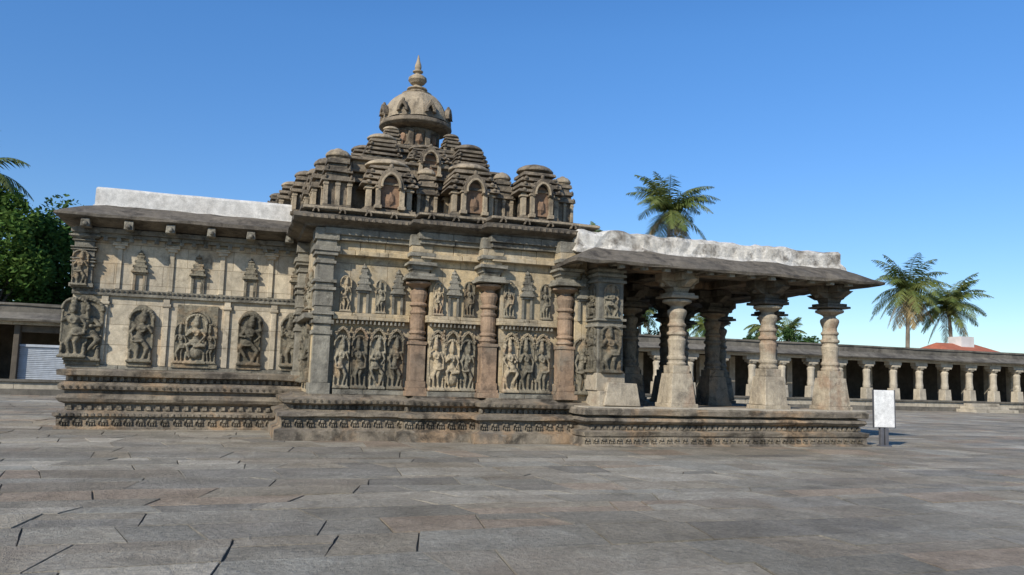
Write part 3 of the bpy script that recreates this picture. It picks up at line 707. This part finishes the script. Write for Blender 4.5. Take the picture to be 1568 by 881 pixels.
hh=mth(nt,'ADD',mth(nt,'MULTIPLY',a1,1.1),mth(nt,'ADD',mth(nt,'MULTIPLY',a2,.7),mth(nt,'MULTIPLY',a5,.15)))
bp=nt.nodes.new('ShaderNodeBump'); bp.inputs['Strength'].default_value=.85; bp.inputs['Distance'].default_value=.04
nt.links.new(hh,bp.inputs['Height']); nt.links.new(bp.outputs[0],bs.inputs['Normal']); nt.links.new(col,bs.inputs['Base Color'])
bs.inputs['Roughness'].default_value=.75; bs.inputs['Specular IOR Level'].default_value=.15
bm=bmesh.new(); cl_=bm.loops.layers.float_color.new('tint')
pal=[(.37,.335,.27),(.34,.31,.25),(.395,.355,.285),(.31,.285,.233),(.37,.325,.25),(.38,.31,.235),(.335,.295,.232),(.44,.40,.325),(.32,.30,.25),(.285,.262,.218)]
def slab(P4,c):
    cen=Vector((sum(p[0] for p in P4)/4,sum(p[1] for p in P4)/4)); z=ru(-.003,.005); ta=ru(-.006,.006); tb_=ru(-.008,.008)
    cs=[]
    for p in P4:
        v=Vector(p)-cen; L=v.length; v=v*(1-(.006+ru(0,.010))/L); cs.append(cen+v)
    out=[]
    for i in range(4):
        a,b_=cs[i],cs[(i+1)%4]; out.append(a)
        for t in (ru(.2,.4),ru(.6,.8)):
            mid=a.lerp(b_,t); mid+=(cen-mid).normalized()*ru(-.003,.009); out.append(mid)
    top=[bm.verts.new((v.x,v.y,z+ta*(v.x-cen.x)+tb_*(v.y-cen.y)+ru(-.001,.001))) for v in out]; bot=[bm.verts.new((v.co.x,v.co.y,-.0155)) for v in top]; N=len(top)
    fs=[bm.faces.new(top)]+[bm.faces.new((bot[i],bot[(i+1)%N],top[(i+1)%N],top[i])) for i in range(N)]
    for f_ in fs:
        for l in f_.loops: l[cl_]=c
def rc():
    c=random.choice(pal); s=ru(.86,1.12); return (c[0]*s,c[1]*s,c[2]*s,1)
ys=[2.5]
while ys[-1]<43.3: ys.append(ys[-1]+ru(.4,1.15))
def rowy(i,x): return ys[i]+.26*noise.noise(Vector((x*.22,i*.45,0)))+.07*noise.noise(Vector((x*.9,i*3.7,4)))
for i in range(len(ys)-1):
    x=-32+ru(0,1); xm=72 if ys[i]>15 else 32; sk0=0
    while x<xm:
        L=ru(.45,2.0); sk=ru(-.14,.14)
        A=(x-sk0,rowy(i,x)); B=(x+L-sk,rowy(i,x+L)); Cq=(x+L+sk,rowy(i+1,x+L)); D=(x+sk0,rowy(i+1,x))
        if rnd()<.25 and ys[i+1]-ys[i]>.7:
            t=ru(.35,.65); E=tuple(Vector(A).lerp(Vector(D),t)); F=tuple(Vector(B).lerp(Vector(Cq),t+ru(-.12,.12)))
            slab((A,B,F,E),rc()); slab((E,F,Cq,D),rc())
        else: slab((A,B,Cq,D),rc())
        x+=L; sk0=sk
emit(bm,'paved_courtyard',m)

# ================================================================== light, sky, camera
az=math.radians(52); el=math.radians(33)
d=Vector((math.sin(az)*math.cos(el),math.cos(az)*math.cos(el),-math.sin(el)))
sl=bpy.data.lights.new('sun','SUN'); sl.energy=5.0; sl.angle=math.radians(.5); sl.color=(1,.95,.86)
so=bpy.data.objects.new('sun',sl); so.rotation_euler=d.to_track_quat('-Z','Y').to_euler(); so.location=(-20,-20,30); COL.objects.link(so)
w=bpy.data.worlds.new('World'); S.world=w; w.use_nodes=True; nt=w.node_tree
sk=nt.nodes.new('ShaderNodeTexSky'); sk.sky_type='NISHITA'; sk.sun_disc=False; sk.sun_elevation=el
sd=-d; sk.sun_rotation=math.atan2(sd.x,sd.y); sk.altitude=900; sk.air_density=1.1; sk.dust_density=.3; sk.ozone_density=2.2
hs=nt.nodes.new('ShaderNodeHueSaturation'); hs.inputs['Saturation'].default_value=1.3; hs.inputs['Value'].default_value=1.05; hs.inputs['Hue'].default_value=.507
nt.links.new(sk.outputs[0],hs.inputs['Color'])
tc=nt.nodes.new('ShaderNodeTexCoord'); sx=nt.nodes.new('ShaderNodeSeparateXYZ'); nt.links.new(tc.outputs['Generated'],sx.inputs[0])
rp=ramp(nt,sx.outputs[2],0.0,.40,(.54,.63,.76,1),(1.12,1.12,1.12,1))
bg=nt.nodes['Background']; bg.inputs['Strength'].default_value=.15; nt.links.new(mix(nt,1.0,hs.outputs[0],rp,'MULTIPLY'),bg.inputs['Color'])
pitch=math.radians(6.3); yaw=math.radians(19); roll=math.radians(1.7)
fw=Vector((math.sin(yaw)*math.cos(pitch),math.cos(yaw)*math.cos(pitch),math.sin(pitch)))
r0=Vector((math.cos(yaw),-math.sin(yaw),0)); u0=r0.cross(fw)
Rr=r0*math.cos(roll)+u0*math.sin(roll); U=u0*math.cos(roll)-r0*math.sin(roll)
cam=bpy.data.cameras.new('camera'); cam.lens=1220/1568*36; cam.sensor_width=36; cam.clip_end=5000; cam.clip_start=.05
co=bpy.data.objects.new('camera',cam); COL.objects.link(co)
mm=Matrix((Rr,U,-fw)).transposed().to_4x4(); mm.translation=Vector((0,0,1.6)); co.matrix_world=mm
S.camera=co
S.view_settings.view_transform='Standard'; S.view_settings.look='None'; S.view_settings.exposure=0
